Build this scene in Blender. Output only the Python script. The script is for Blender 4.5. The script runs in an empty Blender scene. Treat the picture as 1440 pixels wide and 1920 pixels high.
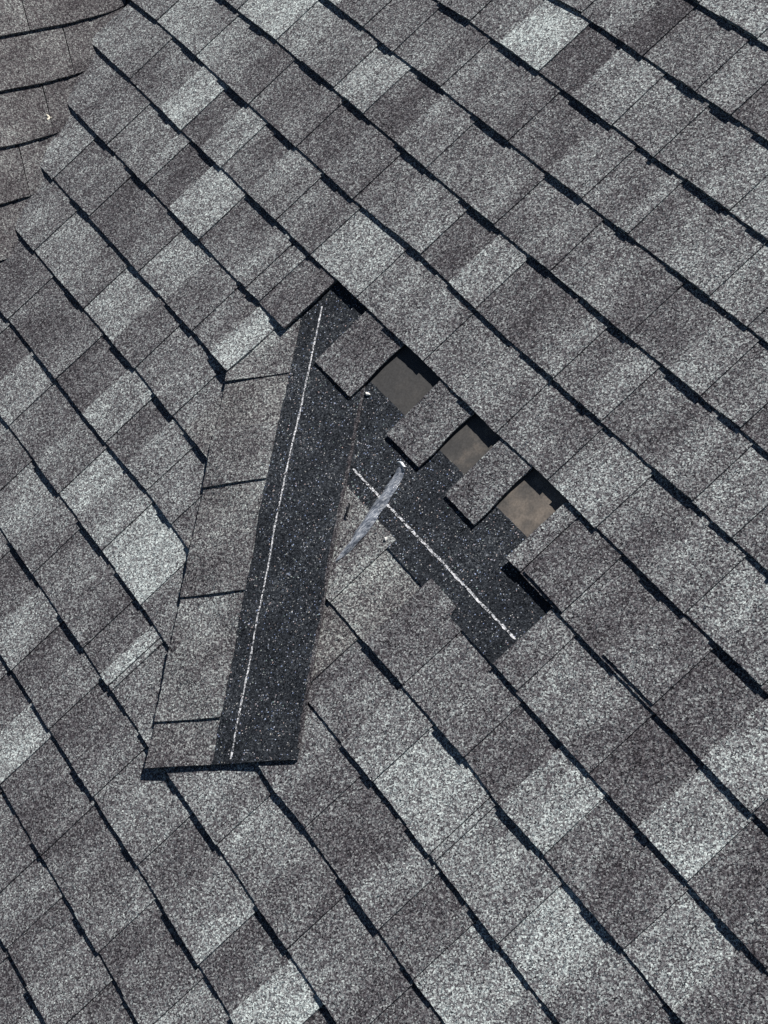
import bpy, math, random
from mathutils import Vector, Matrix
random.seed(7)
sc = bpy.context.scene
R = math.radians

# ------------------------------------------------------------------ frame of the roof slope
# local roof coordinates: X along the courses, Y up the slope, Z out of the roof (metres)
PITCH = R(30.0)
ROOF = Matrix.Translation((0, 0, 6.0)) @ Matrix.Rotation(PITCH, 4, 'X')
E = 0.143                                   # exposed height of one course

# ------------------------------------------------------------------ camera
cam_d = bpy.data.cameras.new('camera')
cam = bpy.data.objects.new('camera', cam_d)
sc.collection.objects.link(cam)
cr = Vector((0.54236606, 0.71134495, -0.4470206))
cd = Vector((0.58926371, -0.70134475, -0.40110325))
cf = Vector((-0.59883833, -0.04586823, -0.79955535))
m = Matrix((cr, -cd, -cf)).transposed().to_4x4()
m.translation = (1.83271446, -0.96397821, 2.44699879)
cam.matrix_world = ROOF @ m
cam_d.sensor_fit = 'VERTICAL'
cam_d.sensor_height = 24.0
cam_d.lens = 24.0 * 3133.0 / 1920.0
cam_d.clip_start = 0.05
cam_d.clip_end = 3000
sc.camera = cam

# ------------------------------------------------------------------ light
SUN_LOCAL = Vector((-0.17, 1.80, 1.0)).normalized()
sun_dir = (ROOF.to_3x3() @ SUN_LOCAL).normalized()
elev = math.asin(sun_dir.z)
azim = math.atan2(sun_dir.x, sun_dir.y)
w = bpy.data.worlds.new('World'); sc.world = w; w.use_nodes = True
nt = w.node_tree
sky = nt.nodes.new('ShaderNodeTexSky'); sky.sky_type = 'NISHITA'; sky.sun_disc = False
sky.air_density = 0.35; sky.dust_density = 0.1; sky.ozone_density = 1.5
sky.sun_elevation = elev; sky.sun_rotation = azim
nt.links.new(sky.outputs[0], nt.nodes['Background'].inputs[0])
nt.nodes['Background'].inputs[1].default_value = 0.05
sd = bpy.data.lights.new('sun', 'SUN'); sd.energy = 5.0; sd.angle = R(0.5); sd.color = (1.0, 0.965, 0.92)
so = bpy.data.objects.new('sun', sd); sc.collection.objects.link(so)
so.rotation_euler = sun_dir.to_track_quat('Z', 'Y').to_euler()
so.location = (0, 0, 12)
sc.view_settings.view_transform = 'Standard'
sc.view_settings.look = 'None'
sc.view_settings.gamma = 1.0
sc.view_settings.exposure = 0.42
sc.view_settings.use_curve_mapping = False
sc.cycles.use_denoising = False
sc.cycles.max_bounces = 5

# ------------------------------------------------------------------ materials
def new_mat(name):
    mt = bpy.data.materials.new(name); mt.use_nodes = True
    return mt, mt.node_tree, mt.node_tree.nodes['Principled BSDF']
class G:                                     # tiny node helper
    def __init__(s, t): s.t = t
    def n(s, typ, **kw):
        x = s.t.nodes.new(typ)
        for k, v in kw.items(): setattr(x, k, v)
        return x
    def put(s, sock, v):
        if hasattr(v, 'is_linked'): s.t.links.new(v, sock)
        else: sock.default_value = v
    def math(s, op, a, b=0.0, c=None):
        x = s.n('ShaderNodeMath', operation=op); s.put(x.inputs[0], a); s.put(x.inputs[1], b)
        if c is not None: s.put(x.inputs[2], c)
        return x.outputs[0]
    def vmath(s, op, a, b=(0, 0, 0), sc_=None):
        x = s.n('ShaderNodeVectorMath', operation=op); s.put(x.inputs[0], a)
        if op != 'NORMALIZE' and op != 'SCALE': s.put(x.inputs[1], b)
        if sc_ is not None: s.put(x.inputs['Scale'], sc_)
        return x.outputs[0]
    def ramp(s, fac, stops, interp='LINEAR'):
        x = s.n('ShaderNodeValToRGB'); cr_ = x.color_ramp; cr_.interpolation = interp
        while len(cr_.elements) < len(stops): cr_.elements.new(0.5)
        for e, (p, c) in zip(cr_.elements, stops):
            e.position = p; e.color = (c[0], c[1], c[2], 1)
        s.t.links.new(fac, x.inputs[0]); return x.outputs[0]
    def noise(s, vec, scale, detail=2.0, rough=0.5):
        x = s.n('ShaderNodeTexNoise'); s.put(x.inputs['Vector'], vec)
        x.inputs['Scale'].default_value = scale; x.inputs['Detail'].default_value = detail
        x.inputs['Roughness'].default_value = rough; return x.outputs['Fac']
    def voro(s, vec, scale):
        x = s.n('ShaderNodeTexVoronoi'); s.put(x.inputs['Vector'], vec); x.inputs['Scale'].default_value = scale
        return x
    def mix(s, fac, a, b, blend='MIX'):
        x = s.n('ShaderNodeMix', data_type='RGBA', blend_type=blend)
        s.put(x.inputs[0], fac); s.put(x.inputs[6], a); s.put(x.inputs[7], b); return x.outputs[2]

LOW = 0.54
def granules(name, stops, tone_from_attr=True, tone=0.5, sparkle=False, tilt=0.95, cell=960.0, grain=1.0):
    """mineral granules pressed into asphalt: every cell is one granule with its own
    colour and its own facet direction; the blend follows the 'tone' attribute"""
    mt, t, b = new_mat(name); g = G(t)
    co = g.n('ShaderNodeTexCoord').outputs['Object']
    v1 = g.voro(co, cell)
    v2 = g.voro(co, cell * 0.41)
    s1 = g.n('ShaderNodeSeparateColor'); t.links.new(v1.outputs['Color'], s1.inputs[0])
    s2 = g.n('ShaderNodeSeparateColor'); t.links.new(v2.outputs['Color'], s2.inputs[0])
    clump = g.noise(co, 95.0, 2.0)
    low = g.noise(g.vmath('MULTIPLY', co, (1.0, 0.42, 1.0)), 15.0, 3.0, 0.5)
    if tone_from_attr:
        at = g.n('ShaderNodeAttribute', attribute_name='tone')
        sa = g.n('ShaderNodeSeparateColor'); t.links.new(at.outputs['Color'], sa.inputs[0])
        tn = sa.outputs[0]; warm = sa.outputs[1]
    else:
        tn = tone; warm = 0.0
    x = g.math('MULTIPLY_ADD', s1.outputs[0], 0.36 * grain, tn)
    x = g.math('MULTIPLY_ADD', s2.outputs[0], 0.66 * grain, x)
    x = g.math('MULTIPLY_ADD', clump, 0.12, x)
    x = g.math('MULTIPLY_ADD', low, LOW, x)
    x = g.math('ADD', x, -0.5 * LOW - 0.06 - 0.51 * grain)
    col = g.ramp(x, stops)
    if sparkle:
        v3 = g.voro(co, 600.0); s3 = g.n('ShaderNodeSeparateColor'); t.links.new(v3.outputs['Color'], s3.inputs[0])
        k = g.math('GREATER_THAN', g.math('MULTIPLY_ADD', low, 0.06, s3.outputs[1]), 0.997)
        spc = g.ramp(s3.outputs[2], [(0, (0.16, 0.17, 0.18)), (0.3, (0.5, 0.5, 0.49)), (0.5, (0.20, 0.27, 0.48)), (0.68, (0.42, 0.5, 0.62)), (0.84, (0.5, 0.36, 0.33)), (1, (0.28, 0.42, 0.38))])
        col = g.mix(k, col, spc)
    wc = g.mix(warm, (1, 1, 1, 1), (1.08, 1.0, 0.88, 1))
    col = g.mix(1.0, col, wc, 'MULTIPLY')
    t.links.new(col, b.inputs['Base Color'])
    # facet directions
    f1 = g.vmath('SUBTRACT', v1.outputs['Color'], (0.5, 0.5, 0.5))
    f2 = g.vmath('SUBTRACT', v2.outputs['Color'], (0.5, 0.5, 0.5))
    f = g.vmath('ADD', g.vmath('SCALE', f1, sc_=tilt), g.vmath('SCALE', f2, sc_=tilt * 0.8))
    nn = g.n('ShaderNodeNewGeometry').outputs['Normal']
    nn = g.vmath('NORMALIZE', g.vmath('ADD', nn, f))
    t.links.new(nn, b.inputs['Normal'])
    b.inputs['Roughness'].default_value = 0.85
    b.inputs['Specular IOR Level'].default_value = 0.25
    return mt

SH = [(0.0, (0.018, 0.016, 0.019)), (0.28, (0.062, 0.056, 0.064)), (0.5, (0.142, 0.139, 0.148)),
      (0.75, (0.328, 0.352, 0.352)), (1.0, (0.645, 0.72, 0.705))]
HL = [(0.0, (0.006, 0.008, 0.012)), (0.35, (0.018, 0.022, 0.029)), (0.65, (0.055, 0.064, 0.075)), (1.0, (0.28, 0.30, 0.32))]
M_SH = granules('shingle_granules', SH)
M_HL = granules('headlap_granules', HL, tone_from_attr=False, tone=0.31, sparkle=True)

def felt_mat():
    mt, t, b = new_mat('underlayment_felt'); g = G(t)
    co = g.n('ShaderNodeTexCoord').outputs['Object']
    n1 = g.noise(co, 22.0, 5.0, 0.65); n2 = g.noise(co, 260.0, 2.0)
    sx = g.n('ShaderNodeSeparateXYZ'); t.links.new(co, sx.inputs[0])
    k = g.math('MULTIPLY_ADD', sx.outputs[0], 1.8, 0.40)          # dustier towards the right
    k = g.math('ADD', k, g.math('MULTIPLY_ADD', n1, 1.7, -0.85))
    c = g.ramp(k, [(0.0, (0.056, 0.055, 0.055)), (0.5, (0.078, 0.074, 0.070)), (1.0, (0.21, 0.178, 0.148))])
    c = g.mix(0.5, c, g.ramp(n2, [(0.3, (0.55, 0.55, 0.55)), (0.7, (1.3, 1.3, 1.3))]), 'MULTIPLY')
    t.links.new(c, b.inputs['Base Color']); b.inputs['Roughness'].default_value = 0.9
    bp = g.n('ShaderNodeBump'); bp.inputs['Strength'].default_value = 0.25; bp.inputs['Distance'].default_value = 0.002
    t.links.new(n1, bp.inputs['Height']); t.links.new(bp.outputs[0], b.inputs['Normal'])
    return mt
M_FELT = felt_mat()

def paint_mat():
    mt, t, b = new_mat('white_paint_line'); g = G(t)
    co = g.n('ShaderNodeTexCoord').outputs['Object']
    v = g.voro(co, 420.0); s = g.n('ShaderNodeSeparateColor'); t.links.new(v.outputs['Color'], s.inputs[0])
    n = g.noise(co, 60.0, 2.0)
    x = g.math('MULTIPLY_ADD', n, 0.7, s.outputs[0])
    c = g.ramp(x, [(0.56, (0.022, 0.025, 0.03)), (0.84, (0.42, 0.43, 0.45)), (1.0, (0.72, 0.73, 0.75))])
    t.links.new(c, b.inputs['Base Color']); b.inputs['Roughness'].default_value = 0.8
    f = g.vmath('SCALE', g.vmath('SUBTRACT', v.outputs['Color'], (0.5, 0.5, 0.5)), sc_=0.6)
    nn = g.vmath('NORMALIZE', g.vmath('ADD', g.n('ShaderNodeNewGeometry').outputs['Normal'], f))
    t.links.new(nn, b.inputs['Normal'])
    return mt
M_PAINT = paint_mat()

def simple(name, col, rough=0.7, var=0.3, scale=200.0):
    mt, t, b = new_mat(name); g = G(t)
    co = g.n('ShaderNodeTexCoord').outputs['Object']
    n = g.noise(co, scale, 3.0)
    c = g.ramp(n, [(0.25, tuple(q * (1 - var) for q in col)), (0.75, tuple(q * (1 + var) for q in col))])
    t.links.new(c, b.inputs['Base Color']); b.inputs['Roughness'].default_value = rough
    return mt
M_STONE = simple('pale_stone', (0.72, 0.71, 0.68), 0.7, 0.12)
M_SEED = simple('dry_seed', (0.70, 0.66, 0.55), 0.7, 0.2)
M_TAR = simple('black_asphalt', (0.012, 0.012, 0.014), 0.6, 0.3)

def film_mat():
    mt, t, b = new_mat('clear_film'); g = G(t)
    co = g.n('ShaderNodeTexCoord').outputs['Object']
    n = g.noise(g.vmath('MULTIPLY', co, (2.6, 0.7, 1.0)), 120.0, 4.0, 0.7); n2 = g.noise(co, 22.0, 2.0)
    c = g.ramp(n, [(0.35, (0.10, 0.12, 0.16)), (0.48, (0.33, 0.37, 0.44)), (0.64, (0.8, 0.83, 0.87))])
    t.links.new(c, b.inputs['Base Color']); b.inputs['Roughness'].default_value = 0.14
    b.inputs['Specular IOR Level'].default_value = 0.6
    a = g.ramp(n2, [(0.3, (0.28,) * 3), (0.7, (0.68,) * 3)])
    t.links.new(a, b.inputs['Alpha'])
    bp = g.n('ShaderNodeBump'); bp.inputs['Strength'].default_value = 0.6; bp.inputs['Distance'].default_value = 0.004
    t.links.new(n, bp.inputs['Height']); t.links.new(bp.outputs[0], b.inputs['Normal'])
    return mt
M_FILM = film_mat()
M_TIP = simple('milky_film', (0.62, 0.65, 0.68), 0.3, 0.25, 300.0)
M_GROUND = simple('lawn', (0.06, 0.085, 0.035), 0.95, 0.4, 3.0)

# ------------------------------------------------------------------ measured layout of the courses
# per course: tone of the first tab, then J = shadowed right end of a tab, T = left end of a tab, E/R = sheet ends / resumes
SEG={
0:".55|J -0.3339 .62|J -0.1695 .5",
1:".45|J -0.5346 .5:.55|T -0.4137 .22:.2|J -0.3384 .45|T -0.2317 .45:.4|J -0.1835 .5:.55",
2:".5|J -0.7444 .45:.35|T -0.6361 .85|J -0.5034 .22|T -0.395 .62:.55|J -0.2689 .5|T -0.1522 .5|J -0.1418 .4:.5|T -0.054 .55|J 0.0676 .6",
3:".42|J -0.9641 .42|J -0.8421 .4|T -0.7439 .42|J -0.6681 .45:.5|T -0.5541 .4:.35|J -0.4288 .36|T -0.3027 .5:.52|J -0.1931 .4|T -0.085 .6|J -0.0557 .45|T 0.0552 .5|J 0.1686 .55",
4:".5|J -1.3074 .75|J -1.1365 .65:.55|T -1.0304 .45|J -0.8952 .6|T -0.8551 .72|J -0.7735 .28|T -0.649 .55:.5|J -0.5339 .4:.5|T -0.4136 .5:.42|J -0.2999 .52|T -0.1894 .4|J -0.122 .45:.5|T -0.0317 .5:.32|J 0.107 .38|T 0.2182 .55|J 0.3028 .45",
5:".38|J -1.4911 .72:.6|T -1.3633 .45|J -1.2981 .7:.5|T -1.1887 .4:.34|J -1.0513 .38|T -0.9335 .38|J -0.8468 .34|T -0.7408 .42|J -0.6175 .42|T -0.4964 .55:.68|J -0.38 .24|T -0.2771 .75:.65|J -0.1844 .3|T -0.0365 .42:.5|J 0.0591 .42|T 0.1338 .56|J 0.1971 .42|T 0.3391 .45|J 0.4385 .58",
6:".5:.48|J -1.4094 .34|T -1.2581 .8|J -1.1493 .26|T -1.0627 .64|J -0.9694 .32|T -0.8577 .66:.5|J -0.7337 .42|J -0.5911 .6:.7|T -0.4961 .72:.62|J -0.4189 .5|T -0.317 .52|J -0.1835 .4:.46|T -0.0642 .55:.5|J 0.0555 .45|T 0.1597 .4|J 0.2066 .5|T 0.2341 .65:.6|J 0.3446 .42|T 0.4703 .55:.48|J 0.5773 .6:.5|J 0.7576 .4",
7:".42|J -1.3005 .48|T -1.2038 .52:.6|J -1.1091 .25|T -0.997 .72|J -0.8569 .36:.5|T -0.6874 .5:.45|J -0.656 .5|T -0.6473 .55|J -0.5996 .3|E -0.4935 0|R 0.2619 .5|J 0.3024 .36|T 0.3054 .34|J 0.4174 .38|T 0.5269 .45:.5|J 0.6537 .26|T 0.7778 .72|J 0.8953 .3",
8:".58|J -1.3517 .34|T -1.258 .58:.42|J -1.1673 .3|T -1.0632 .4:.36|J -0.9215 .62:.6|T -0.7961 .42:.4|J -0.677 .42|T -0.5925 .75|E -0.5177 0|R 0.3954 .4|J 0.4646 .5:.55|T 0.5642 .46:.42|J 0.6621 .27|T 0.785 .75|J 0.9013 .34|T 0.9752 .4",
9:".45|J -1.2183 .58|T -1.0515 .42:.36|J -0.962 .68|T -0.8254 .36|J -0.7189 .48|T -0.6357 .48|J -0.5437 .5|T -0.4918 .5|J 0.0654 .62:.58|T 0.1782 .4:.42|J 0.2993 .46|T 0.4021 .48:.44|J 0.4841 .26|T 0.5911 .78|J 0.7085 .34|T 0.814 .42:.38|J 0.9082 .66:.74|T 1.0289 .36",
10:".38|J -1.1161 .32|T -0.9776 .42:.55|J -0.8668 .24|T -0.7342 .7|J -0.6258 .34|T -0.5404 .66:.5|J -0.4486 .48|J -0.3385 .42|J 0.1603 .38|T 0.2976 .52:.56|J 0.3951 .72|T 0.5014 .74:.6|J 0.5676 .6|T 0.5703 .58|J 0.585 .58|T 0.6842 .52|J 0.7626 .75|T 0.8813 .46:.4|J 1.0093 .34",
11:".4|J -1.1057 .24|T -0.9883 .66:.55|J -0.8672 .42|T -0.7303 .44:.4|J -0.6164 .72|T -0.528 .55|J -0.4186 .82|J -0.2472 .4|T -0.0671 .45:.5|T 0.2555 .6:.4|J 0.3668 .35|T 0.4781 .46:.52|J 0.6022 .32|T 0.6738 .46|J 0.7069 .7:.78|T 0.8498 .5",
12:".42|J -0.747 .58|T -0.6246 .5:.44|J -0.5071 .5|T -0.3835 .42:.36|J -0.2719 .32|T -0.1925 .75|J -0.1603 .6|T -0.1566 .6|J -0.146 .4|T -0.0306 .5|J 0.2668 .55|T 0.4045 .4:.36|J 0.5109 .58:.52|T 0.603 .38|J 0.7084 .3",
13:".45|J -0.6048 .26|T -0.4734 .62:.58|J -0.3626 .34|T -0.2648 .52|J -0.1869 .36|T -0.0831 .46:.4|J 0.003 .5:.55|T 0.1245 .55|J 0.1815 .38|T 0.2853 .5:.68|J 0.4151 .28|T 0.5256 .85",
14:".4|J -0.3693 .24|T -0.2691 .82|J -0.1752 .32|T -0.0257 .45|J 0.0151 .36|T 0.159 .48:.54|J 0.2553 .35|T 0.3563 .42|J 0.4343 .56",
15:".42|J 0.0089 .46|T 0.0383 .48|J 0.1105 .34|T 0.2014 .56:.48|J 0.3125 .34",
16:".42|J 0.122 .32|T 0.2409 .6",
}
BUTT={
0:[(-0.3358, 0.006), (-0.1695, 0.0062)],
1:[(-0.6275, -0.0065), (-0.5346, 0.0046), (-0.3381, 0.0041), (-0.1831, 0.0016), (0.0144, -0.0006)],
2:[(-0.8745, -0.0036), (-0.7405, 0.006), (-0.5022, 0.0045), (-0.2676, 0.0027), (-0.1422, -0.0014), (0.0652, -0.0004), (0.158, -0.0019)],
3:[(-0.9667, 0.0018), (-0.8434, -0.0006), (-0.6654, 0.0011), (-0.4236, -0.0032), (-0.1922, -0.0039), (-0.0552, -0.0011), (0.1707, -0.0017)],
4:[(-1.3725, 0.0), (-1.3069, -0.002), (-1.1369, 0.0043), (-0.8942, 0.0052), (-0.7713, 0.0008), (-0.5307, -0.0044), (-0.2994, -0.0039), (-0.124, -0.0024), (0.1101, -0.0032), (0.3059, -0.0001)],
5:[(-1.6482, -0.0134), (-1.4922, 0.0013), (-1.3, 0.0017), (-0.8487, -0.0003), (-0.6197, -0.0042), (-0.3818, 0.0089), (-0.1858, -0.0043), (-0.0642, -0.0086), (0.0585, -0.0048), (0.1971, -0.0042), (0.4381, 0.0002), (0.5656, -0.004)],
6:[(-1.6214, -0.0023), (-1.4072, 0.0024), (-1.1504, -0.0016), (-0.9697, 0.0011), (-0.7332, 0.0028), (-0.5969, -0.0006), (-0.4262, 0.0001), (-0.1867, 0.0024), (0.0523, 0.0008), (0.2025, 0.0064), (0.3397, 0.0028), (0.5773, 0.0025), (0.7564, 0.0016)],
7:[(-1.5229, -0.0015), (-1.3037, 0.0007), (-1.114, -0.0007), (-0.8576, 0.0012), (-0.6544, -0.002), (-0.3737, -0.0024), (-0.1218, 0.0008), (0.073, 0.0005), (0.4308, -0.005), (0.6583, -0.0045), (0.8988, -0.0013)],
8:[(-1.4313, -0.007), (-1.3502, -0.0026), (-1.1665, 0.0009), (-0.9211, 0.0009), (-0.6742, 0.0047), (-0.5212, -0.0021), (0.3941, 0.0016), (0.4695, -0.0026), (0.6634, -0.0034), (0.9036, -0.0044), (1.0792, -0.0026)],
9:[(-1.3363, -0.0016), (-1.2201, 0.0014), (-0.9653, 0.0023), (-0.7189, 0.0054), (-0.5442, 0.0004), (-0.3856, -0.0016), (0.0513, 0.0004), (0.3006, 0.0053), (0.4836, 0.0097), (0.5811, -0.004), (0.7106, 0.0002), (0.9099, 0.0019), (1.0466, -0.0017)],
10:[(-1.1658, -0.0047), (-1.1126, -0.0013), (-0.8706, 0.0001), (-0.6247, 0.0002), (-0.4459, 0.0088), (-0.25, -0.0018), (0.1884, -0.0015), (0.3974, 0.0036), (0.5649, 0.003), (0.7647, 0.0009), (0.9201, -0.0043)],
11:[(-0.9214, -0.0028), (-0.865, 0.0007), (-0.6169, 0.0021), (-0.4189, 0.006), (-0.2502, 0.004), (-0.1186, -0.0041), (0.2061, 0.0022), (0.2663, -0.0032), (0.3688, 0.0039), (0.6014, 0.0016), (0.7068, -0.0023)],
12:[(-0.6765, -0.0013), (-0.5043, 0.0028), (-0.2706, 0.0041), (-0.1617, 0.0017), (0.0045, 0.0018), (0.0825, 0.0033), (0.2656, 0.0043), (0.3992, 0.0004), (0.5123, 0.0001), (0.6569, -0.0017)],
13:[(-0.4282, -0.0017), (-0.3593, 0.0008), (-0.186, 0.0001), (-0.0865, -0.0012), (0.0023, 0.0033), (0.1802, 0.0048), (0.4138, 0.0009), (0.5293, -0.0017)],
14:[(-0.1757, 0.0028), (0.0105, 0.0007), (0.2549, 0.002), (0.4055, -0.0016)],
15:[(0.0758, -0.0067), (0.1231, -0.0064), (0.2749, -0.0051)],
}
SIDE_J = {2: (.2, .16, .12, .15), 1: (.24, .2, .1, .16), 0: (.067, .21, .12, .18, .1), -1: (.055, .24, .13, .17), -2: (.05, .26, .1, .2), -3: (.06, .22, .12, .2)}
SEED_LOC = (-1.505, -1.0525, 0.0145)

# ------------------------------------------------------------------ mesh helpers
class MB:
    def __init__(s): s.v = []; s.f = []; s.c = []
    def face(s, idx, cols): s.f.append(tuple(idx)); s.c.extend(cols)
    def build(s, name, mat, parent=None, smooth=False):
        me = bpy.data.meshes.new(name); me.from_pydata(s.v, [], s.f); me.materials.append(mat)
        if s.c:
            ca = me.color_attributes.new('tone', 'FLOAT_COLOR', 'CORNER')
            flat = []
            for q in s.c: flat += [q[0], q[1], 0.0, 1.0]
            ca.data.foreach_set('color', flat)
        if smooth:
            for p in me.polygons: p.use_smooth = True
        o = bpy.data.objects.new(name, me); sc.collection.objects.link(o)
        if parent is not None: o.parent = parent
        return o

def ident(x, y, z): return (x, y, z)

def slab(mb, segs, yb, yt, ztop, th, pos=ident, step=0.008, ny=1, left=None, right=None, bottom=True):
    """segs: [(x0,x1,tone0,tone1,warm)]; yb/yt(x) butt and upper edge; ztop(x,y) upper surface.
    left/right: optional functions y->x that shear the two ends."""
    xs = []; info = []
    for (x0, x1, t0, t1, wm) in segs:
        n = max(1, int(round((x1 - x0) / step)))
        for i in range(n):
            xs.append(x0 + (x1 - x0) * i / n); info.append((t0 + (t1 - t0) * i / n, t0 + (t1 - t0) * (i + 1) / n, wm))
    xs.append(segs[-1][1])
    nx = len(xs); base = len(mb.v)
    X0, X1 = xs[0], xs[-1]
    ybs = [yb(x) for x in xs]
    for lay in (0, 1):
        for j in range(ny + 1):
            for i, x in enumerate(xs):
                y = ybs[i] + (yt(x) - ybs[i]) * j / ny
                xx = x
                if left is not None:
                    d = left(y) - X0; xx = xx + d * max(0.0, 1 - (x - X0) / max(1e-6, min(0.10, X1 - X0)))
                if right is not None:
                    d = right(y) - X1; xx = xx + d * max(0.0, 1 - (X1 - x) / max(1e-6, (X1 - X0)))
                z = ztop(xx, y) - (th if lay else 0.0)
                mb.v.append(pos(xx, y, z))
    def id_(lay, j, i): return base + lay * (ny + 1) * nx + j * nx + i
    for i in range(nx - 1):
        a, b, wm = info[i]; A = (a, wm); B = (b, wm)
        for j in range(ny):
            mb.face((id_(0, j, i), id_(0, j, i + 1), id_(0, j + 1, i + 1), id_(0, j + 1, i)), (A, B, B, A))
            if bottom:
                mb.face((id_(1, j, i), id_(1, j + 1, i), id_(1, j + 1, i + 1), id_(1, j, i + 1)), (A, A, B, B))
        mb.face((id_(1, 0, i), id_(1, 0, i + 1), id_(0, 0, i + 1), id_(0, 0, i)), (A, B, B, A))
        mb.face((id_(0, ny, i), id_(0, ny, i + 1), id_(1, ny, i + 1), id_(1, ny, i)), (A, B, B, A))
    for i, flip in ((0, False), (nx - 1, True)):
        q = info[0 if i == 0 else -1]; A = (q[0], q[2])
        for j in range(ny):
            f = (id_(0, j, i), id_(0, j + 1, i), id_(1, j + 1, i), id_(1, j, i))
            mb.face(tuple(reversed(f)) if flip else f, (A,) * 4)

def empty(name, loc, label, cat, parent=None):
    o = bpy.data.objects.new(name, None); sc.collection.objects.link(o)
    o.empty_display_size = 0.1; o['label'] = label; o['category'] = cat
    return o
def tag(o, label, cat, group=None):
    o['label'] = label; o['category'] = cat
    if group: o['group'] = group
    return o

# ------------------------------------------------------------------ ground far below
mb = MB(); mb.v = [(-400, -400, 0), (400, -400, 0), (400, 400, 0), (-400, 400, 0)]; mb.f = [(0, 1, 2, 3)]
gr = mb.build('ground', M_GROUND); gr['kind'] = 'structure'

# ------------------------------------------------------------------ main roof slope
roof = empty('roof_slope', (0, 0, 0), 'large grey shingled roof slope with a torn patch and missing shingle', 'roof')
roof.matrix_world = ROOF

T1 = 0.0034; T2 = 0.0028                     # thickness of the backing sheet and of the tabs on it
def Y(k): return -k * E
VP = (-1.6214, -0.8603); VD = (0.55404, -0.83249)       # the valley line in the slope
def valley(y): return VP[0] + (y - VP[1]) * VD[0] / VD[1]

def butt_off(k, x):
    p = BUTT.get(k)
    if not p: return 0.0
    if x <= p[0][0]: return p[0][1] * 0.55
    for (xa, ya), (xb, yb_) in zip(p, p[1:]):
        if x <= xb: return 0.55 * (ya + (yb_ - ya) * (x - xa) / (xb - xa))
    return p[-1][1] * 0.55

def sstep(a, b, x):
    t = min(1.0, max(0.0, (x - a) / (b - a))); return t * t * (3 - 2 * t)
def lift(k, x):
    """courses that ride up over the slipped shingle"""
    if k == 8: return 0.0068 * sstep(-0.68, -0.53, x) * (1 if x < 0 else 0)
    if k == 7: return 0.0035 * sstep(-0.62, -0.50, x) * (1 if x < -0.3 else 0)
    return 0.0
def zbase(k, x, y):
    return (T1 + T2) * (1 - (y - Y(k)) / E) + lift(k, x) * max(0.0, 1 - 1.02 * (y - Y(k)) / E)
def wob(k, x):                               # slow waviness of the sheet edge
    return 0.0011 * math.sin(x * 9.1 + k * 1.7) + 0.0007 * math.sin(x * 23.3 + k * 4.1)

def parse(s):
    """-> runs: list of lists of pieces (x0, x1, kind, tone0, tone1)"""
    out = []
    items = s.split('|')
    def tone(q):
        a = q.split(':'); f = lambda v: 0.465 + (float(v) - 0.465) * 0.83
        return (f(a[0]), f(a[-1]))
    return tone(items[0]), [(q.split()[0], float(q.split()[1]), tone(q.split()[2])) for q in items[1:]]

def rnd_tone():
    r = random.random()
    if r < 0.24: return random.uniform(0.31, 0.38)
    if r < 0.78: return random.uniform(0.40, 0.52)
    return random.uniform(0.56, 0.70)
def rnd_pieces(x0, x1, start_gap=True):
    p = []; x = x0; gap = start_gap
    while x < x1 - 0.03:
        wd = random.uniform(0.06, 0.13) if gap else random.uniform(0.08, 0.16)
        e = min(x1, x + wd)
        if x1 - e < 0.04: e = x1
        t = rnd_tone(); p.append((x, e, 'g' if gap else 't', t, t + random.uniform(-0.06, 0.06))); x = e; gap = not gap
    return p

WARM9 = (-0.2, 0.06)
def warm_of(k, x0, x1):
    xm = (x0 + x1) / 2
    if k == 9 and -0.3 < xm < 0.06: return 0.2
    if k == 9 and 0.06 < xm < 0.14: return 0.25
    if k == 10 and -0.1 < xm < 0.16: return 0.35
    if k == 11 and 0.1 < xm < 0.3: return 0.4
    return 0.0
TAB_SHORT = {}                               # tabs whose lower edge stops above the backing sheet
def build_tab(mb, k, p, left=None, dy=None):
    x0, x1, kd, t0, t1 = p
    if dy is None: dy = random.uniform(-0.0010, 0.0014)
    if k == 7 and 0.30 < x0 < 0.40: dy = 0.0075
    if k == 7 and 0.50 < x0 < 0.60: dy = 0.0068
    up = random.uniform(0.0, 0.0011); tw = random.uniform(-0.0005, 0.0005); ph = random.uniform(0, 6.3)
    sk = random.uniform(-0.002, 0.002)
    def yb(x): return Y(k) + butt_off(k, x) + dy + sk * (x - x0) / (x1 - x0) + random.uniform(-0.0007, 0.0007)
    def yt(x): return Y(k) + E + 0.022
    def zt(x, y):
        f = max(0.0, 1 - (y - Y(k)) / E)
        return zbase(k, x, y) + T2 + (up + tw * math.sin(x * 30 + ph)) * f * f
    sh = random.uniform(-0.0016, 0.0016)
    lf = left if left is not None else (lambda y: x0 + random.uniform(-0.0004, 0.0004))
    slab(mb, [(x0, x1, t0, t1, warm_of(k, x0, x1))], yb, yt, zt, T2 + 0.0004, ny=2, left=lf,
         right=lambda y: x1 + sh * (y - Y(k)) / E + random.uniform(-0.0005, 0.0005))
def build_base(mb, k, ps, left=None, right_gap=0.0009):
    segs = [(a, b, t0, t1, warm_of(k, a, b)) for a, b, kd, t0, t1 in ps]
    segs[-1] = (segs[-1][0], segs[-1][1] - right_gap) + segs[-1][2:]
    def yb(x): return Y(k) + butt_off(k, x) + wob(k, x) * 0.5 + random.uniform(-0.0007, 0.0007)
    def yt(x): return Y(k) + E + 0.024
    slab(mb, segs, yb, yt, lambda x, y: zbase(k, x, y), T1 - 0.0002, ny=2, left=left)

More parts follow.
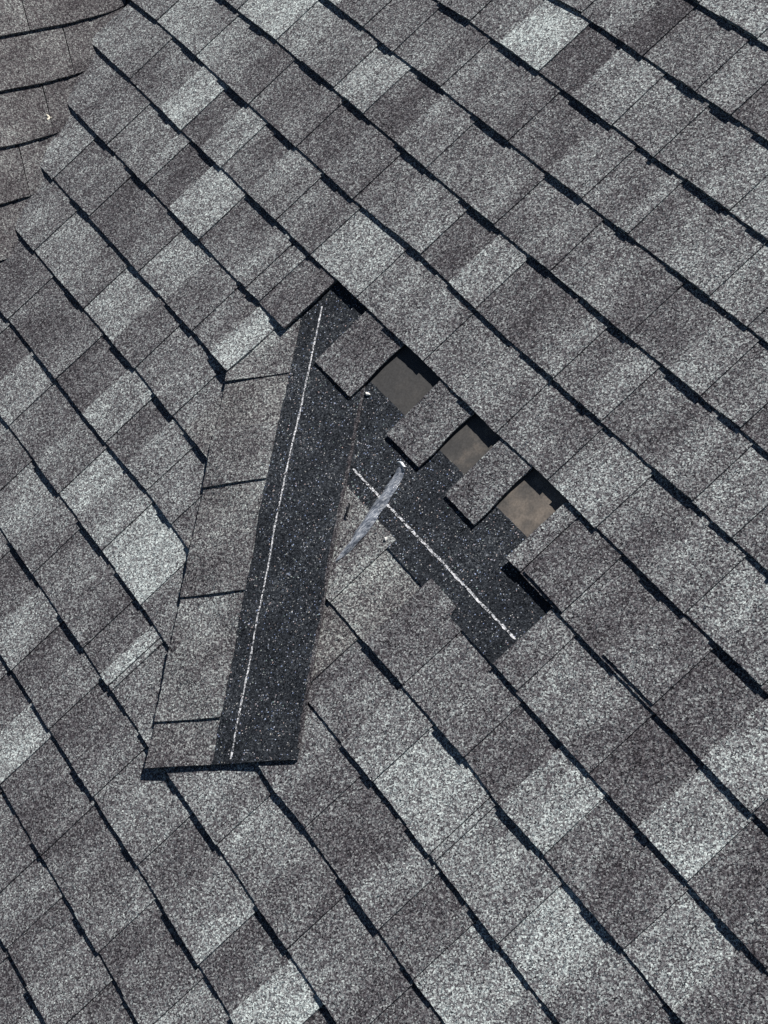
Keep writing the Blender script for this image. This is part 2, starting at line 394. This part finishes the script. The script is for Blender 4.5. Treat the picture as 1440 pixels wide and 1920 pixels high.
field_l = MB(); field = MB()
KMIN, KMAX, XMAX = -7, 22, 2.3
shingles = {}
for k in range(KMIN, KMAX + 1):
    xv = valley(Y(k)) + 0.004
    xv_edge = (lambda y: valley(y) + 0.004)
    if k in SEG:
        st, items = parse(SEG[k])
        bnd = [('S', None, st)] + items
        # pieces between boundaries
        runs = [[]]
        x_first = items[0][1]
        on_valley = k >= 4 and k <= 9
        if on_valley: xs0 = BUTT[k][0][0] if k in BUTT else xv
        else: xs0 = x_first - 0.11
        near_v = (not on_valley) and xs0 - xv < 0.12
        if near_v: xs0 = xv
        cur_x, cur_t, cur_k = xs0, st, 't'
        ended = False
        for typ, x, t in items:
            if not ended and x > cur_x:
                runs[-1].append((cur_x, x, cur_k, cur_t[0], cur_t[1]))
            if typ == 'E': ended = True; runs.append([]); continue
            if typ == 'R': ended = False
            cur_x, cur_t = x, t; cur_k = 'g' if typ == 'J' else 't'
        x_last = cur_x + 0.10
        runs[-1].append((cur_x, x_last, cur_k, cur_t[0], cur_t[1]))
        # a gap that runs straight into the next joint gets a tab of its own tone at its far end
        for r_ in runs:
            i = 0
            while i < len(r_):
                a, b, kd, t0, t1 = r_[i]
                if kd == 'g' and (i + 1 == len(r_) or r_[i + 1][2] == 'g'):
                    c = a + min(0.062, (b - a) * 0.5); tm = t0 + (t1 - t0) * 0.5
                    r_[i:i + 1] = [(a, c, 'g', t0, tm), (c, b, 't', tm, t1)]; i += 1
                i += 1
        for r_ in runs:
            src = list(r_)
            for i, (a, b, kd, t0, t1) in enumerate(src):
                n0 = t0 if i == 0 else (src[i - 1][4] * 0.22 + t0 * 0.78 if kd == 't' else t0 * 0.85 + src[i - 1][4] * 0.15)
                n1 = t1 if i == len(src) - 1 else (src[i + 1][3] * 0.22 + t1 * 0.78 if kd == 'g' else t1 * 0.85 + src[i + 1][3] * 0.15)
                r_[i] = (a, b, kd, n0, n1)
        for ri, r_ in enumerate(runs):
            # split the run into sheets about one metre long, at the right end of a tab
            groups = [[]]
            for i, p in enumerate(r_):
                groups[-1].append(p)
                ln = p[1] - groups[-1][0][0]
                if p[2] == 't' and ln > 0.72 and r_[-1][1] - p[1] > 0.3: groups.append([])
            for gi, ps in enumerate(groups):
                if not ps: continue
                left = xv_edge if ((on_valley or near_v) and ri == 0 and gi == 0) else None
                if k == 6 and left: left = None
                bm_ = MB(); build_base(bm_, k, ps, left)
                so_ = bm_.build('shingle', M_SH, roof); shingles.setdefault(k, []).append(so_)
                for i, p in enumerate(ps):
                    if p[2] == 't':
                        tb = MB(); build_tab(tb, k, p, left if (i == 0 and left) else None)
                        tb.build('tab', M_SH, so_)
        # field pieces outside the picture
        lo = xv if not on_valley else None
        if lo is not None and xs0 - lo > 0.05:
            ps = rnd_pieces(lo, xs0); build_base(field, k, ps, xv_edge)
            for p in ps:
                if p[2] == 't' and p[1] - p[0] > 0.02: build_tab(field, k, p)
        ps = rnd_pieces(x_last, XMAX)
    else:
        ps = rnd_pieces(xv, XMAX, False); 
    if k not in SEG: build_base(field, k, ps, xv_edge)
    else: build_base(field, k, ps)
    for i, p in enumerate(ps):
        if p[2] == 't' and p[1] - p[0] > 0.02: build_tab(field, k, p, xv_edge if (k not in SEG and i == 0) else None)
fo = field.build('shingle_field', M_SH, roof); fo['kind'] = 'stuff'

# felt underlayment on the deck
mb = MB(); c = []
yb_, yt_ = Y(KMAX), Y(KMIN) + E
pts = [(valley(yb_), yb_), (XMAX, yb_), (XMAX, yt_), (valley(yt_), yt_)]
for z in (-0.0058, -0.03):
    mb.v += [(x, y, z) for x, y in pts]
mb.f = [(0, 1, 2, 3), (7, 6, 5, 4), (0, 4, 5, 1), (1, 5, 6, 2), (2, 6, 7, 3), (3, 7, 4, 0)]
mb.build('underlayment', M_FELT, roof)

# ---- bared upper half (nailing zone) of the course below the missing shingle
HX0, HX1 = -0.60, 0.412
def zhead(x, y): return T2 - (T1 + T2) * (y - Y(8)) / E
mb = MB()
slab(mb, [(HX0, HX1, 0.5, 0.5, 0.0)], lambda x: Y(8) + 0.0005 + random.uniform(-0.0007, 0.0007),
     lambda x: Y(7) + 0.049 + 0.0012 * math.sin(x * 8) + random.uniform(-0.0006, 0.0006),
     zhead, T2, ny=6, step=0.01)
hl = mb.build('headlap', M_HL, shingles[9][-1]); hl['label'] = 'bare dark upper half of a shingle crossed by a white line'
def line_strip(pts, width, zf, name, parent, n=90):
    mb = MB(); a, b = Vector(pts[0]), Vector(pts[1]); d = (b - a).normalized(); pn = Vector((-d.y, d.x))
    for i in range(n + 1):
        c = a + (b - a) * i / n + pn * (0.0003 * math.sin(i * 0.5) + random.uniform(-0.0004, 0.0004))
        for s in (-1, 1):
            wd = width * 0.5 * random.uniform(0.55, 1.25)
            if i in (0, n): wd *= 0.4
            q = c + pn * s * wd; mb.v.append((q.x, q.y, zf(q.x, q.y)))
        if i: mb.f.append((2 * i - 2, 2 * i, 2 * i + 1, 2 * i - 1)[::-1])
    return mb.build(name, M_PAINT, parent)
ln = line_strip([(-0.123, -1.0922), (0.3885, -1.0863)], 0.0046, lambda x, y: zhead(x, y) + 0.0007, 'nail_line', shingles[9][-1])

# ---- torn tabs of the course above, hanging over the bare strip
torn = [(-0.3790, -0.2505, 0.36, 0.40), (-0.1240, -0.0160, 0.44, 0.40), (0.0690, 0.1612, 0.46, 0.44)]
for i, (x0, x1, t0, t1) in enumerate(torn):
    mb = MB(); tw = random.uniform(-0.0006, 0.0006); up = [0.0046, 0.0028, 0.0022][i]
    slab(mb, [(x0, x1, t0, t1, 0.0)], lambda x: Y(7) + butt_off(7, x) - 0.001 + random.uniform(-0.0007, 0.0007), lambda x: Y(6) + 0.03,
         lambda x, y: 0.0032 + (up - 0.0032) * sstep(Y(6), Y(7), y) + 0.0005 * math.sin(x * 40 + i), 0.0030, ny=5,
         right=lambda y: x1 + 0.002 * math.sin(y * 50) + random.uniform(-0.0006, 0.0006))
    o = mb.build('torn_tab', M_SH, roof)

# ------------------------------------------------------------------ the shingle that slid down
LB = Vector((0.0445, -1.7430)); RB = Vector((0.2600, -1.5085))
LD = (Vector((-0.5045, -1.1606)) - LB).normalized(); RD = (Vector((-0.2222, -0.9965)) - RB).normalized()
def surf(y):
    if y > Y(8): return max(-0.0062, T2 - (T1 + T2) * (y - Y(8)) / E)
    k = math.ceil(-y / E - 1e-9); f = (y - Y(k)) / E
    return T1 + T2 + T2 - (T1 + T2) * f
def drape(y):
    n = 9; tot = 0.0
    for i in range(n):
        yy = y + (i - n // 2) * 0.006
        tot += max(surf(yy + d) for d in (-0.018, -0.009, 0.0, 0.009, 0.018))
    return tot / n
def strip_xy(t, s):                          # t along the shingle (0 bottom), s across (0 butt edge, 1 top edge)
    bow = 0.0035 * math.sin(math.pi * min(1, max(0, t)))
    a = LB + LD * t; b = RB + RD * t; q = a + (b - a) * s
    return q
loose = empty('loose_shingle', (0, 0, 0), 'slipped full shingle lying askew, half grey tabs and half black with white line', 'shingle')
org = LB
loose.matrix_world = ROOF @ Matrix.Translation((org.x, org.y, 0.0))
def strip_pos(t, s, dz):
    q = strip_xy(t, s)
    fl = 1 - 0.55 * sstep(Y(8) - 0.01, Y(8) + 0.05, q.y)
    z = drape(q.y) + 0.0024 * fl + 0.0045 * (sstep(0.06, 0.0, t)) * max(0.0, 1 - s) ** 1.5
    return (q.x - org.x, q.y - org.y, z + dz * fl)
SD = 0.452                                   # share of the width that is the tabbed, coloured half
# backing sheet: x = t, y = s
def tone_t(t): return 0.48
st_segs = [(0.0, 0.095, 0.40, 0.42, 0.1), (0.095, 0.36, 0.50, 0.48, 0.1), (0.36, 0.50, 0.50, 0.49, 0.15), (0.50, 0.62, 0.49, 0.5, 0.2), (0.62, 0.80, 0.49, 0.47, 0.25), (0.80, 1.0, 0.5, 0.5, 0.2)]
mb = MB(); slab(mb, st_segs, lambda t: random.uniform(-0.003, 0.003), lambda t: SD + 0.01, lambda t, s: 0.0024, 0.0022, pos=strip_pos, step=0.012, ny=5)
sheet = mb.build('backing_sheet', M_SH, loose)
mb = MB(); slab(mb, [(0.0, 1.0, 0.5, 0.5, 0)], lambda t: SD + random.uniform(-0.005, 0.005), lambda t: 1.0 + random.uniform(-0.003, 0.003) - 0.012 * max(0, math.sin(t * 5.0)) * 0.3,
                lambda t, s: 0.0042 - 0.0012 * s, 0.0040, pos=strip_pos, step=0.012, ny=8)
head = mb.build('headlap', M_HL, loose); head['label'] = 'black granule half of the slipped shingle'
# tabs, measured along the shingle; each ends (towards the bottom) in a shadowed cut
for t0, t1, ta, tb_ in ((0.088, 0.245, 0.48, 0.47), (0.335, 0.455, 0.41, 0.42), (0.565, 0.690, 0.46, 0.48), (0.800, 0.985, 0.5, 0.5)):
    mb = MB(); slab(mb, [(t0, t1, ta, tb_, 0.12)], lambda t: 0.0 + random.uniform(-0.004, 0.004), lambda t: SD + random.uniform(-0.003, 0.003), lambda t, s: 0.0058 + 0.0016 * sstep(0.7, 0.8, t), 0.0034, pos=strip_pos, step=0.012, ny=5)
    mb.build('tab', M_SH, loose)
mb = MB(); n = 150
for i in range(n + 1):
    t = 0.008 + (0.945 - 0.008) * i / n; s0 = 0.572 + (0.590 - 0.572) * t + 0.0008 * math.sin(i * 0.4)
    for sg in (-1, 1):
        s = s0 + sg * 0.0062 * random.uniform(0.55, 1.2)
        mb.v.append(strip_pos(t, s, 0.0042 - 0.0012 * s + 0.0006))
    if i: mb.f.append((2 * i - 2, 2 * i - 1, 2 * i + 1, 2 * i)[::-1])
mb.build('nail_line', M_PAINT, loose)
mb = MB(); slab(mb, [(0.02, 0.93, 0.26, 0.20, 0.15)], lambda t: 0.984 + random.uniform(-0.006, 0.006), lambda t: 1.0035, lambda t, s: 0.0042 - 0.0012 * s + 0.0002, 0.0034, pos=strip_pos, step=0.012, ny=1)
mb.build('worn_edge', M_SH, loose)

# ------------------------------------------------------------------ side slope beyond the valley
side = empty('roof_slope', (0, 0, 0), 'smaller side roof slope curving into the valley, top left', 'roof')
side.matrix_world = ROOF
V3 = Vector((VD[0], VD[1], 0)); W3 = Vector((-VD[1], VD[0], 0))
ph = R(75.0)
Yh = Vector((0, math.cos(PITCH), -math.sin(PITCH)))
D3 = Vector((math.cos(ph), 0, 0)) + Yh * math.sin(ph)
n3 = V3.cross(D3).normalized()
if n3.z < 0: n3 = -n3
Ws = n3.cross(V3).normalized()
if Ws.dot(W3) > 0: Ws = -Ws
UP = n3.cross(D3).normalized()
if UP.dot(Vector((0, math.sin(PITCH), math.cos(PITCH)))) < 0: UP = -UP
P3 = Vector((VP[0], VP[1], 0))
RV = 0.075
def fold(a, b, h):
    """unfolded valley coordinates (a along, b across, h out of the surface) -> local roof coordinates"""
    if b <= -RV: p = Ws * (-b); nn = n3
    elif b >= RV: p = W3 * b; nn = Vector((0, 0, 1))
    else:
        t = (b + RV) / (2 * RV)
        p = Ws * (RV * (1 - t) ** 2) + W3 * (RV * t * t); nn = (n3 * (1 - t) + Vector((0, 0, 1)) * t).normalized()
    q = P3 + V3 * a + p + nn * h
    return (q.x, q.y, q.z)
D2 = Vector((D3.dot(V3), -D3.dot(Ws))); U2 = Vector((UP.dot(V3), -UP.dot(Ws)))
s_off = (0.235 * E) - (UP.dot(P3) % E)
def side_pos(x, y, z):                       # x along D, y up the side slope
    q = D2 * x + U2 * y
    fade = 1 - sstep(-0.05, 0.045, q.y)
    dip = -0.0035 * sstep(-0.02, 0.05, q.y)
    return fold(q.x, q.y, z * (0.25 + 0.75 * fade) + dip)
def side_end(y): return (0.055 - U2.y * y) / D2.y
def build_side(j, cuts, objs):
    ys = j * E + s_off
    pieces = []
    xr = side_end(ys) ; x = xr - 1.75
    # cuts: right ends of tabs measured back from the end
    edges = cuts
    ps = []
    cur = xr
    for wd in cuts:
        a = cur - wd; ps.append((a + 0.0032, cur, 't')); ps.append((a, a + 0.0032, 'g')); cur = a
    ps = ps[::-1]
    tones = [random.uniform(0.32, 0.44) for _ in ps]
    def zb(x, y): return 0.0072 * (1 - (y - ys) / E)
    mbb = MB()
    segs = [(a, b, t, t + random.uniform(-.03, .03), 0.3) for (a, b, kd), t in zip(ps, tones)]
    slab(mbb, segs, lambda x: ys + random.uniform(-0.0007, 0.0007), lambda x: ys + E + 0.022, zb, 0.0028, pos=side_pos, step=0.014, ny=3,
         right=lambda y: side_end(y))
    tabs = []
    for (a, b, kd), t in zip(ps, tones):
        if kd == 't':
            tb = objs or MB(); 
            if objs is None: tb = MB()
            slab(tb if objs is None else mbb, [(a, b, t, t, 0.3)], lambda x: ys + random.uniform(-0.0007, 0.0007), lambda x: ys + E + 0.02, lambda x, y: zb(x, y) + 0.003, 0.0034, pos=side_pos, step=0.014, ny=3)
            if objs is None: tabs.append(tb)
    if objs is None:
        o = mbb.build('shingle', M_SH, side)
        for tb in tabs: tb.build('tab', M_SH, o)
    else:
        n0 = len(objs.v); objs.v += mbb.v; objs.f += [tuple(i + n0 for i in f) for f in mbb.f]; objs.c += mbb.c
sfield = MB()
for j in range(-14, 10):
    near = SIDE_J.get(j)
    if near:
        cuts = list(near)
        build_side(j, cuts, None)
    else:
        cuts = [random.uniform(0.16, 0.26)] + [random.uniform(0.09, 0.2) for _ in range(9)]
        build_side(j, cuts, sfield)
o = sfield.build('shingle_field', M_SH, side); o['kind'] = 'stuff'

# ------------------------------------------------------------------ small things
bpy.context.view_layer.update()
_dg = bpy.context.evaluated_depsgraph_get()
def ground_z(x, y):
    hit, loc, nrm, idx, ob, mx = sc.ray_cast(_dg, ROOF @ Vector((x, y, 0.3)), ROOF.to_3x3() @ Vector((0, 0, -1)))
    return (ROOF.inverted() @ loc).z if hit else 0.0
def film():
    ctr = [(-0.0398, -1.0256, 0.0085, 0.010), (-0.0264, -1.0636, 0.0115, 0.010), (-0.0156, -1.1035, 0.0125, 0.0085), (-0.0040, -1.1426, 0.0120, 0.0085),
           (0.0058, -1.1850, 0.0085, 0.0095), (0.0097, -1.2285, 0.0018, 0.0085)]
    mb = MB(); N = 30; Mx = 8; rows = []
    def samp(u):
        u = u * (len(ctr) - 1); i = min(len(ctr) - 2, int(u)); f = u - i
        p = [ctr[max(0, min(len(ctr) - 1, i + d))] for d in (-1, 0, 1, 2)]
        return [0.5 * ((2 * p[1][c]) + (-p[0][c] + p[2][c]) * f + (2 * p[0][c] - 5 * p[1][c] + 4 * p[2][c] - p[3][c]) * f * f + (-p[0][c] + 3 * p[1][c] - 3 * p[2][c] + p[3][c]) * f ** 3) for c in range(4)]
    for lay in (0, 1):
        for i in range(N + 1):
            u = i / N; x, y, hw, z = samp(u); x2, y2, _, _ = samp(min(1, u + 0.01)); x1_, y1_, _, _ = samp(max(0, u - 0.01))
            d = Vector((x2 - x1_, y2 - y1_)).normalized(); pn = Vector((-d.y, d.x))
            for q in range(Mx + 1):
                s = q / Mx * 2 - 1
                arch = 0.0085 * (1 - s * s) * min(1, hw / 0.012)
                wv = 0.0012 * math.sin(i * 0.8 + s * 2.5)
                ex = hw * s * (1 + 0.05 * math.sin(i * 1.3))
                base = surf(y)
                mb.v.append((x + pn.x * ex, y + pn.y * ex, base + 0.0012 + arch + wv + 0.0013 + (0.006 * sstep(0.12, 0.0, u)) - lay * 0.0004))
    def I(l, i, q): return l * (N + 1) * (Mx + 1) + i * (Mx + 1) + q
    for i in range(N):
        for q in range(Mx):
            mb.f.append((I(0, i, q), I(0, i, q + 1), I(0, i + 1, q + 1), I(0, i + 1, q)))
            mb.f.append((I(1, i, q), I(1, i + 1, q), I(1, i + 1, q + 1), I(1, i, q + 1)))
    org_ = Vector((-0.0156, -1.1035, 0))
    mb.v = [(a - org_.x, b - org_.y, c) for a, b, c in mb.v]
    o = mb.build('plastic_film', M_FILM, None, True)
    o.matrix_world = ROOF @ Matrix.Translation(org_)
    tag(o, 'curled translucent strip of plastic film lying across the white line', 'plastic film')
    tp = MB(); n = 6                          # the tip is folded back on itself and catches the light
    for i in range(n + 1):
        a = i / n
        for j in range(4):
            c_ = j / 3
            x = -0.0500 + 0.0200 * a - 0.003 * c_; y = -1.0195 - 0.0060 * c_ + 0.0042 * a + 0.002 * math.sin(a * 5)
            tp.v.append((x - org_.x, y - org_.y, surf(y) + 0.0125 + 0.0035 * math.sin(c_ * 3.1) + 0.0025 * math.sin(a * 3.1)))
    for i in range(n):
        for j in range(3): tp.f.append((i * 4 + j, i * 4 + j + 1, i * 4 + j + 5, i * 4 + j + 4))
    tp.build('folded_tip', M_TIP, o, True)
film()

def pebble(x, y, r, label, mat, name, cat, z=None, st=(1, 0.8, 0.6), group=None):
    import bmesh
    bm = bmesh.new(); bmesh.ops.create_icosphere(bm, subdivisions=2, radius=r)
    for v in bm.verts:
        f = 1 + 0.28 * math.sin(v.co.x / r * 3.1 + x * 90) * math.cos(v.co.y / r * 2.3 + y * 70)
        v.co = Vector((v.co.x * st[0] * f, v.co.y * st[1] * f, v.co.z * st[2] * f))
    me = bpy.data.meshes.new(name); bm.to_mesh(me); bm.free(); me.materials.append(mat)
    o = bpy.data.objects.new(name, me); sc.collection.objects.link(o)
    zz = ground_z(x, y)
    o.matrix_world = ROOF @ Matrix.Translation((x, y, zz + r * st[2] * 0.8)) @ Matrix.Rotation(x * 40, 4, 'Z')
    tag(o, label, cat, group)
    return o
pebble(0.049, -1.1349, 0.0040, 'tiny round white pebble above the light grey tab, right of the film', M_STONE, 'pebble', 'pebble')
pebble(-0.2300, -0.9745, 0.0048, 'small white chip beside the grey felt square, below the torn tab', M_STONE, 'stone_chip', 'stone chip', z=zhead(0, -0.975) + 0.001, st=(1.2, 0.7, 0.6))
# dry two-winged seed lying in the valley
def seed():
    mb = MB()
    def leaf(ang, ln_, wd):
        b0 = len(mb.v); n = 6; ca, sa = math.cos(ang), math.sin(ang)
        for i in range(n + 1):
            u = i / n; hw = wd * math.sin(math.pi * (0.12 + 0.88 * u) * 0.97) + 0.0003
            for s, zz in ((-1, 0.0), (0, 0.0016), (1, 0.0)):
                px, py = u * ln_, s * hw
                mb.v.append((px * ca - py * sa, px * sa + py * ca, zz + 0.003 * u * u + 0.0006))
        for i in range(n):
            for q in range(2):
                mb.f.append((b0 + i * 3 + q, b0 + i * 3 + 3 + q, b0 + i * 3 + 4 + q, b0 + i * 3 + 1 + q))
    leaf(R(165), 0.010, 0.0022); leaf(R(75), 0.011, 0.0020); leaf(R(260), 0.006, 0.0013)
    o = mb.build('dry_seed', M_SEED, None, True)
    return o
sd_ = seed()
x_, y_ = -1.5206, -1.0544
sp = Vector((SEED_LOC[0], SEED_LOC[1], ground_z(SEED_LOC[0], SEED_LOC[1]) + 0.001))
rot = n3.to_track_quat('Z', 'Y').to_matrix().to_4x4()
sd_.matrix_world = ROOF @ Matrix.Translation(sp) @ rot
tag(sd_, 'tiny dry cream winged seed lying on the side slope near the valley', 'seed')
# scrap of torn black asphalt at the edge of the slipped shingle
def scrap():
    mb = MB(); n = 10
    pts = [(-0.010 + 0.026 * i / n, 0.004 * math.sin(i * 0.55) - 0.010 * i / n, 0.0075 + 0.0035 * math.sin(math.pi * i / n)) for i in range(n + 1)]
    for lay in (0, 1):
        for i, (x, y, z) in enumerate(pts):
            hw = 0.0026 * math.sin(math.pi * (0.1 + 0.8 * i / n))
            for s in (-1, 1): mb.v.append((x + s * hw * 0.3, y + s * hw, z - lay * 0.0016 + (0.001 if s > 0 else 0)))
    N = n + 1
    for i in range(n):
        a = 2 * i; mb.f.append((a, a + 2, a + 3, a + 1)); b = 2 * N + a; mb.f.append((b, b + 1, b + 3, b + 2))
        mb.f.append((a, b, b + 2, a + 2)); mb.f.append((a + 1, a + 3, b + 3, b + 1))
    o = mb.build('asphalt_scrap', M_TAR)
    o.matrix_world = ROOF @ Matrix.Translation((-0.058, -1.1437, zhead(0, -1.1437) - 0.003)) @ Matrix.Rotation(R(-12), 4, 'Z')
    tag(o, 'small curled black asphalt scrap left of the plastic film', 'asphalt scrap')
scrap()
